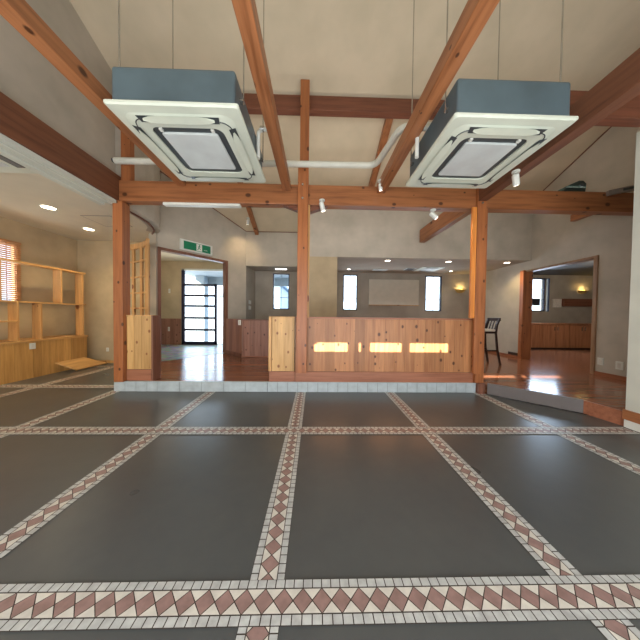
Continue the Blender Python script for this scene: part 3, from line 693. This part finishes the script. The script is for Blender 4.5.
def wall_lamp(x, y_, z, label, r=.17):
    t = empty('wall_lamp', (x, y_, z), label, 'wall lamp')
    mb = MB(); n = 14; prof = [(.03, -.09), (.09, -.075), (.14, -.035), (1.0 * r, .02)]
    for i in range(len(prof) - 1):
        (r0, z0_), (r1, z1_) = prof[i], prof[i + 1]
        A = [(x + r0 * math.cos(math.pi + math.pi * k / n) * 1.05, y_ + r0 * .7 * math.sin(math.pi + math.pi * k / n), z + z0_) for k in range(n + 1)]
        B = [(x + r1 * math.cos(math.pi + math.pi * k / n) * 1.05, y_ + r1 * .7 * math.sin(math.pi + math.pi * k / n), z + z1_) for k in range(n + 1)]
        mb.add(A + B, [(k, k + 1, n + 2 + k, n + 1 + k) for k in range(n)])
    o_ = mb.build('lamp_shade', M['shade'], t, 0, True); sm = o_.modifiers.new('thick', 'SOLIDIFY'); sm.thickness = .006
    MB().tube([(x, y_ - .05, z - .01), (x, y_ - .05, z + .035)], .035, 12).build('bulb', M['warmlamp'], t, 0, True)
    lamp('wall_lamp_glow', 'POINT', (x, y_ - .09, z + .07), 2.4, (1, .72, .28), shadow_soft_size=.05)
wall_lamp(4.70, 7.37, 2.06, 'glowing brass bowl wall lamp right of the right hall window')
wall_lamp(9.37, 7.89, 2.14, 'glowing brass bowl wall lamp in the side room on the right')

# ------------------------------------------------------------------ exit sign
e = empty('exit_sign', (-2.78, 5.55, 2.64), 'green exit sign with running figure over the entrance opening', 'sign')
def sp(s, t, z): x, y_ = dpt(s, t); return (x, y_, z)
S0, S1 = dl - 0.42, dl - 1.15      # along the wall, left to right
sg = -1 if nrm.dot(Vector((1, -1))) < 0 else 1
def plate(sa, sb, za, zb, t0, t1):
    mb = MB(); q = [(sa, t0), (sb, t0), (sb, t1), (sa, t1)]
    return mb.hexa([sp(s_, sg * t_, za) for s_, t_ in q], [sp(s_, sg * t_, zb) for s_, t_ in q])
plate(S0, S1, 2.645, 2.885, 0.002, 0.06).build('sign_box', M['white'], e, 0.004)
plate(S0 - .07, S1 + .05, 2.675, 2.855, 0.061, 0.064).build('green_face', M['green'], e)
plate(S0 - .345, S0 - .475, 2.685, 2.845, 0.0645, 0.066).build('pictogram_door', M['white'], e)
def sline(pts, w):
    mb = MB()
    nv = Vector((nrm.x, nrm.y, 0))
    for a, b in zip(pts[:-1], pts[1:]): mb.bar(sp(S0 - a[0], sg * .068, 2.685 + a[1]), sp(S0 - b[0], sg * .068, 2.685 + b[1]), .003, w, 0, up=(d.x * .3, d.y * .3, 1) if abs(a[1] - b[1]) < 1e-4 else (d.x, d.y, 0))
    return mb
rm = MB()
for seg, w in (([(.41, .12), (.40, .075)], .02), ([(.40, .075), (.425, .05), (.445, .05)], .013), ([(.40, .075), (.385, .04), (.365, .03)], .013), ([(.41, .115), (.44, .10)], .009), ([(.41, .115), (.38, .095)], .009)):
    q = sline(seg, w); rm.add(q.v, q.f)
hx = sp(S0 - .415, sg * .066, 2.685 + .137); hy = sp(S0 - .415, sg * .069, 2.685 + .137); rm.tube([hx, hy], .013, 12)
rm.build('running_figure', M['green'], e)
q = sline([(.52, .045), (.60, .045)], .008); q.build('sign_mark', M['white'], e)

# ------------------------------------------------------------------ hall furniture and fittings
e = empty('wall_board', (2.53, 7.36, 1.54), 'wide pale beige board on the hall back wall', 'board')
MB().box(1.73, 3.34, 7.34, 7.372, 1.545, 2.365).build('board_face', M['board'], e, 0.004)
MB().box(1.73, 3.34, 7.325, 7.34, 1.535, 1.555).build('bottom_ledge', M['honey'], e, 0.002)
def vent(x0, x1, y0, y1, z, label, dark=True):
    t = empty('ceiling_vent', ((x0 + x1) / 2, (y0 + y1) / 2, z), label, 'vent')
    MB().box(x0, x1, y0, y1, z - .012, z - .001).build('frame', M['ac_grille'], t, 0.003)
    mb = MB(); k = 5
    for i in range(k): yy = y0 + (y1 - y0) * (i + .5) / k; mb.box(x0 + .03, x1 - .03, yy - .012, yy + .012, z - .018, z - .012)
    mb.build('slats', M['ac_gap'] if dark else M['ac_grille'], t)
vent(1.72, 2.15, 6.75, 6.98, 2.58, 'small pale vent in the hall ceiling left of centre', False)
vent(2.62, 2.90, 6.55, 6.85, 2.58, 'dark slotted vent in the hall ceiling')
cass = empty('ceiling_cassette', (3.2, 6.65, 2.57), 'flush air conditioner in the hall ceiling before the right window', 'air conditioner')
MB().box(2.98, 3.62, 6.35, 6.95, 2.565, 2.579).build('panel', M['ac'], cass, 0.004); MB().box(3.12, 3.46, 6.49, 6.81, 2.556, 2.566).build('grille', M['ac_grille'], cass, 0.003)
for k in range(2): MB().box(3.12, 3.46, 6.40 + k * .44, 6.45 + k * .44, 2.558, 2.566).build('air_slot', M['ac_gap'], cass)
# ventilation units in the left room ceiling
t = empty('ceiling_cassette', (-4.2, 2.7, 2.88), 'flush cream air conditioner in the left room ceiling', 'air conditioner')
MB().box(-4.2, -3.27, 1.98, 2.90, 2.872, 2.899).build('panel', M['ac'], t, 0.006)
MB().box(-3.46, -3.37, 2.15, 2.78, 2.866, 2.873).build('air_slot', M['ac_gap'], t)
MB().box(-3.35, -3.30, 2.1, 2.85, 2.867, 2.873).build('side_flap', M['ac_grille'], t, 0.002)
MB().box(-4.1, -3.52, 2.12, 2.76, 2.862, 2.873).build('grille', M['ac_grille'], t, 0.004)
t = empty('access_hatch', (-3.86, 4.4, 2.89), 'square access hatch in the left room ceiling', 'hatch')
mb = MB(); x0, x1, y0, y1 = -4.12, -3.60, 4.15, 4.65
mb.box(x0, x1, y0, y0 + .012, 2.893, 2.899).box(x0, x1, y1 - .012, y1, 2.893, 2.899).box(x0, x0 + .012, y0, y1, 2.893, 2.899).box(x1 - .012, x1, y0, y1, 2.893, 2.899).build('hatch_frame', M['bracket'], t)
MB().box(x0 + .012, x1 - .012, y0 + .012, y1 - .012, 2.894, 2.899).build('hatch_lid', M['ceil'], t)

# bar stool
st = empty('bar_stool', (3.72, 5.04, 0.16), 'dark wooden bar stool with cream seat behind the right post', 'stool')
sx0, sx1, sy0, sy1 = 3.57, 3.92, 4.86, 5.22
for x, y_ in ((sx0, sy0), (sx0, sy1)):
    MB().bar((x, y_, .162), (x + .02, y_ + (.02 if y_ == sy0 else -.02), .86), .032, .032, 0, (1, 0, 0)).build('leg', M['chair'], st, 0.003)
for y_ in (sy0, sy1):
    dy = .02 if y_ == sy0 else -.02
    mb = MB(); P_ = [(sx1 + .10, y_, .162), (sx1 + .03, y_ + dy / 2, .50), (sx1, y_ + dy, .86), (sx1 + .02, y_ + dy, 1.02), (sx1 + .075, y_ + dy, 1.17)]
    for a, b in zip(P_[:-1], P_[1:]): mb.bar(a, b, .034, .034, 0, (0, 1, 0))
    mb.build('rear_leg', M['chair'], st, 0.002)
MB().box(sx0 - .01, sx1 + .01, sy0, sy1, .845, .885).build('seat_frame', M['chair'], st, 0.006)
MB().box(sx0 - .015, sx1 - .01, sy0 + .01, sy1 - .01, .886, .94).build('seat', M['cushion'], st, 0.02, False, 'cream seat cushion')
mb = MB(); mb.box(sx0, sx1 + .05, sy0 + .002, sy0 + .026, .46, .49).build('stretcher', M['chair'], st)
MB().box(sx0, sx1 + .05, sy1 - .026, sy1 - .002, .46, .49).build('stretcher', M['chair'], st)
MB().box(sx0 + .0, sx0 + .03, sy0, sy1, .36, .395).build('footrest', M['chair'], st)
MB().bar((sx1 + .075, sy0 + .0, 1.15), (sx1 + .075, sy1 + .0, 1.15), .03, .07).build('top_rail', M['chair'], st, 0.006)
for k in range(4):
    yy = sy0 + .07 + k * .08; MB().bar((sx1 + .01, yy, .93), (sx1 + .065, yy, 1.12), .012, .028, 0, (0, 1, 0)).build('back_spindle', M['chair'], st)
# outlets and switches
def outlet(o_, label, size=(.07, .12), normal='x-', mat='white', cat='socket'):
    x, y_, z = o_; w_, h_ = size; mb = MB(); m2 = MB()
    if normal == 'x-': mb.box(x - .012, x, y_ - w_ / 2, y_ + w_ / 2, z - h_ / 2, z + h_ / 2); m2.box(x - .016, x - .012, y_ - w_ * .22, y_ + w_ * .22, z - h_ * .3, z + h_ * .3)
    elif normal == 'x+': mb.box(x, x + .012, y_ - w_ / 2, y_ + w_ / 2, z - h_ / 2, z + h_ / 2); m2.box(x + .012, x + .016, y_ - w_ * .22, y_ + w_ * .22, z - h_ * .3, z + h_ * .3)
    else: mb.box(x - w_ / 2, x + w_ / 2, y_ - .012, y_, z - h_ / 2, z + h_ / 2); m2.box(x - w_ * .22, x + w_ * .22, y_ - .016, y_ - .012, z - h_ * .3, z + h_ * .3)
    t = empty('wall_socket' if cat == 'socket' else 'switch_plate', (x, y_, z - h_ / 2), label, cat)
    mb.build('cover_plate', M[mat], t, 0.003); mat != 'dash' and m2.build('insert', M['tile_white'], t)
outlet((5.2, 4.04, .42), 'white socket plate on the right wall nearer the opening', (.09, .13))
outlet((5.2, 3.78, .40), 'white socket plate on the right wall farther from the opening', (.10, .14))
outlet((5.2, 5.86, .24), 'dark vent plate at the foot of the right wall beside the stool', (.34, .10), 'x-', 'dash', 'socket')
outlet((-5.12, 4.28, .58), 'pale socket plate on the honey pine wainscot', (.09, .11), 'x+')
outlet((-4.94, 5.60, .32), 'small white socket low on the left room back wall', (.06, .09), 'y')
outlet((-1.80, 5.56, 1.0), 'white switch plate at the left end of the reddish half wall', (.07, .12), 'y', 'white', 'switch')
for k, (zz, lb) in enumerate(((1.56, 'upper grey-white switch plate on the alcove side wall'), (1.40, 'lower grey-white switch plate on the alcove side wall'))):
    outlet((-1.945, 6.95, zz), lb, (.30, .11), 'x+', 'ac_grille', 'switch')
outlet((-4.85, 7.8, 1.95), 'white switch plate on the tan wall left of the entrance door', (.06, .14), 'y', 'white', 'switch')
outlet((-4.85, 7.768, .68), 'white socket on the brown wainscot left of the entrance door', (.06, .14), 'y')
# speaker and bracket on the main beam
e = empty('speaker', (4.1, 3.58, 3.17), 'small black wedge speaker resting on the right part of the main beam', 'speaker')
mb = MB(); mb.prism([(3.86, 3.53, 3.17), (4.20, 3.53, 3.17), (4.215, 3.53, 3.30), (4.16, 3.53, 3.345), (4.10, 3.53, 3.345), (3.87, 3.53, 3.24)], (0, .12, 0)); mb.build('cabinet', M['green_box'], e, 0.01)
MB().tube([(4.13, 3.53, 3.27), (4.13, 3.522, 3.27)], .03, 14).build('cone', M['ac_gap'], e)
e = empty('metal_bracket', (4.8, 3.45, 3.12), 'grey metal bracket arm with a recessed hole at the far right of the main beam', 'bracket')
MB().bar((4.50, 3.49, 3.13), (5.18, 3.40, 3.26), .05, .075).build('arm', M['bracket'], e, 0.004)
MB().bar((4.68, 3.438, 3.165), (4.84, 3.418, 3.195), .012, .035).build('recess', M['ac_gap'], e)

# ------------------------------------------------------------------ left room joinery
XF = -5.13
e = empty('shelf_unit', (-5.35, 4.0, 0.0), 'open honey pine shelving over wainscot along the left room wall', 'shelving')
YN, YE = 2.6, 5.28
mb = MB(); y_ = YN
while y_ < YE - .01: b = min(y_ + .13, YE); mb.box(XF, XF + .014, y_ + .0015, b - .0015, .0, .655); y_ = b
mb.box(XF - .02, XF, YN, YE, 0, .655).box(-5.60, XF, YE - .02, YE, 0, .655); mb.build('wainscot', M['honey_wain'], e)
MB().box(-5.62, XF + .03, YN, YE + .01, .657, .69).build('counter_top', M['honey_y'], e, 0.003)
MB().box(XF - .17, XF, YN, YE, 2.05, 2.08).build('top_board', M['honey_y'], e, 0.002)
MB().box(XF - .17, XF, YN, YE, 1.36, 1.385).build('shelf', M['honey_y'], e, 0.002)
MB().box(XF - .17, XF, 2.6, 4.12, 1.02, 1.045).build('shelf', M['honey_y'], e, 0.002)
for yy, za, zb, w_ in ((5.22, .692, 2.048, .025), (4.79, 1.387, 2.048, .12), (4.44, .692, 1.358, .14), (4.10, .692, 1.358, .09), (3.88, 1.387, 2.048, .03)):
    if w_ > .05: MB().box(XF - .16, XF, yy - .014, yy + .014, za, zb).build('upright', M['honey'], e, 0.002)
    else: MB().box(XF - .16, XF, yy - .014, yy + .014, za, zb).build('upright', M['honey'], e, 0.002)
# board lying on the floor
e = MB(); q = [(-5.095, 4.61, .19), (-4.87, 4.80, .006), (-4.85, 5.47, .006), (-5.095, 5.19, .19)]
e.hexa(q, [(x + .012, y_, z + .024) for x, y_, z in q])
tag(e.build('floor_board', M['honey_y'], None, 0.004), 'honey pine board leaning low on the floor at the left room wainscot', 'board')
# curved lattice screen
e = empty('lattice_screen', (-3.5, 4.7, 0.0), 'curved honey pine lattice screen behind the left post', 'screen')
la = [(-3.16, 4.44), (-3.30, 4.60), (-3.50, 4.74), (-3.75, 4.86), (-4.02, 4.95)]
mb = MB()
for a, b in zip(la[:-1], la[1:]): mb.bar((a[0], a[1], 2.56), (b[0], b[1], 2.56), .05, .10)
mb.build('top_rail', M['honey'], e)
for zz in (2.25, 1.93, 1.61, 1.30):
    mb = MB()
    for a, b in zip(la[:-1], la[1:]): mb.bar((a[0], a[1], zz), (b[0], b[1], zz), .035, .03)
    mb.build('crossbar', M['honey'], e)
for i, (a, b) in enumerate(la): MB().bar((a, b, 0.0), (a, b, 2.51), .045, .045, 0, (1, 0, 0)).build('upright', M['honey'], e, 0.002)

# ------------------------------------------------------------------ side room
def cabinet(x0, x1, label):
    t = empty('base_cabinet', ((x0 + x1) / 2, 7.65, .16), label, 'cabinet')
    MB().box(x0, x1, 7.46, 7.88, .20, .98).build('body', M['cab'], t, 0.003)
    MB().box(x0 + .01, x1 - .01, 7.50, 7.86, .162, .199).build('plinth', M['dash'], t)
    w_ = (x1 - x0) / 2
    for k in range(2):
        dr = MB().box(x0 + k * w_ + .01, x0 + (k + 1) * w_ - .01, 7.44, 7.459, .22, .96).build('door', M['cab'], t, 0.004)
        MB().box(x0 + k * w_ + (w_ - .06 if k == 0 else .04), x0 + k * w_ + (w_ - .04 if k == 0 else .06), 7.42, 7.44, .78, .90).build('door_handle', M['chrome'], dr)
cabinet(6.62, 7.54, 'brown wood base cabinet at the left end of the side room row')
cabinet(7.55, 8.46, 'second brown base cabinet from the left in the side room')
cabinet(8.47, 9.40, 'third brown base cabinet from the left in the side room')
cabinet(9.41, 10.18, 'last brown base cabinet, at the right end of the side room row')
tag(MB().box(6.60, 10.18, 7.40, 7.88, .985, 1.02).build('worktop', M['cab'], None, 0.004), 'brown worktop over the side room cabinets', 'worktop')
tag(MB().box(8.66, 10.18, 7.80, 7.895, 1.61, 1.87).build('wall_rail', M['dark_beam'], None, 0.004), 'dark red-brown rail across the side room back wall', 'rail')
tag(MB().box(8.33, 8.64, 7.87, 7.897, 1.57, 1.86).build('paper_notice', M['tile_white'], None, 0.002), 'white square notice on the side room wall beside the window', 'notice')
e = empty('wall_speaker', (7.60, 7.7, 1.61), 'black box mounted before the side room window', 'speaker')
MB().box(7.36, 7.62, 7.62, 7.76, 1.61, 1.85).build('cabinet', M['black'], e, 0.008); MB().box(7.46, 7.52, 7.76, 7.895, 1.70, 1.78).build('wall_mount', M['black'], e)

# ------------------------------------------------------------------ repeats share a group
GROUPS = {'tie_beam': 'tie beams crossing the main beam', 'rafter': 'rafters of the sloped ceiling', 'knee_brace': 'knee braces at the centre post',
          'spotlight': 'white spotlights on the beams', 'base_cabinet': 'base cabinets in the side room', 'timber_post': 'timber posts of the frame',
          'wall_lamp': 'brass wall lamps', 'wall_socket': 'wall sockets', 'switch_plate': 'switch plates', 'drain_pipe': 'drain pipes of the air conditioners', 'house': 'houses outside'}
for o in list(S.objects):
    if o.parent is None and o.get('category'):
        k = o.name.split('.')[0]
        if k in GROUPS: o['group'] = GROUPS[k]
        elif k == 'downlight': o['group'] = 'downlights in the left room' if o.location.x < -2 else 'downlights in the hall ceiling'
        elif k == 'ceiling_cassette': o['group'] = 'hanging air conditioners' if 2.79 < o.location.z < 2.81 else 'flush air conditioners'
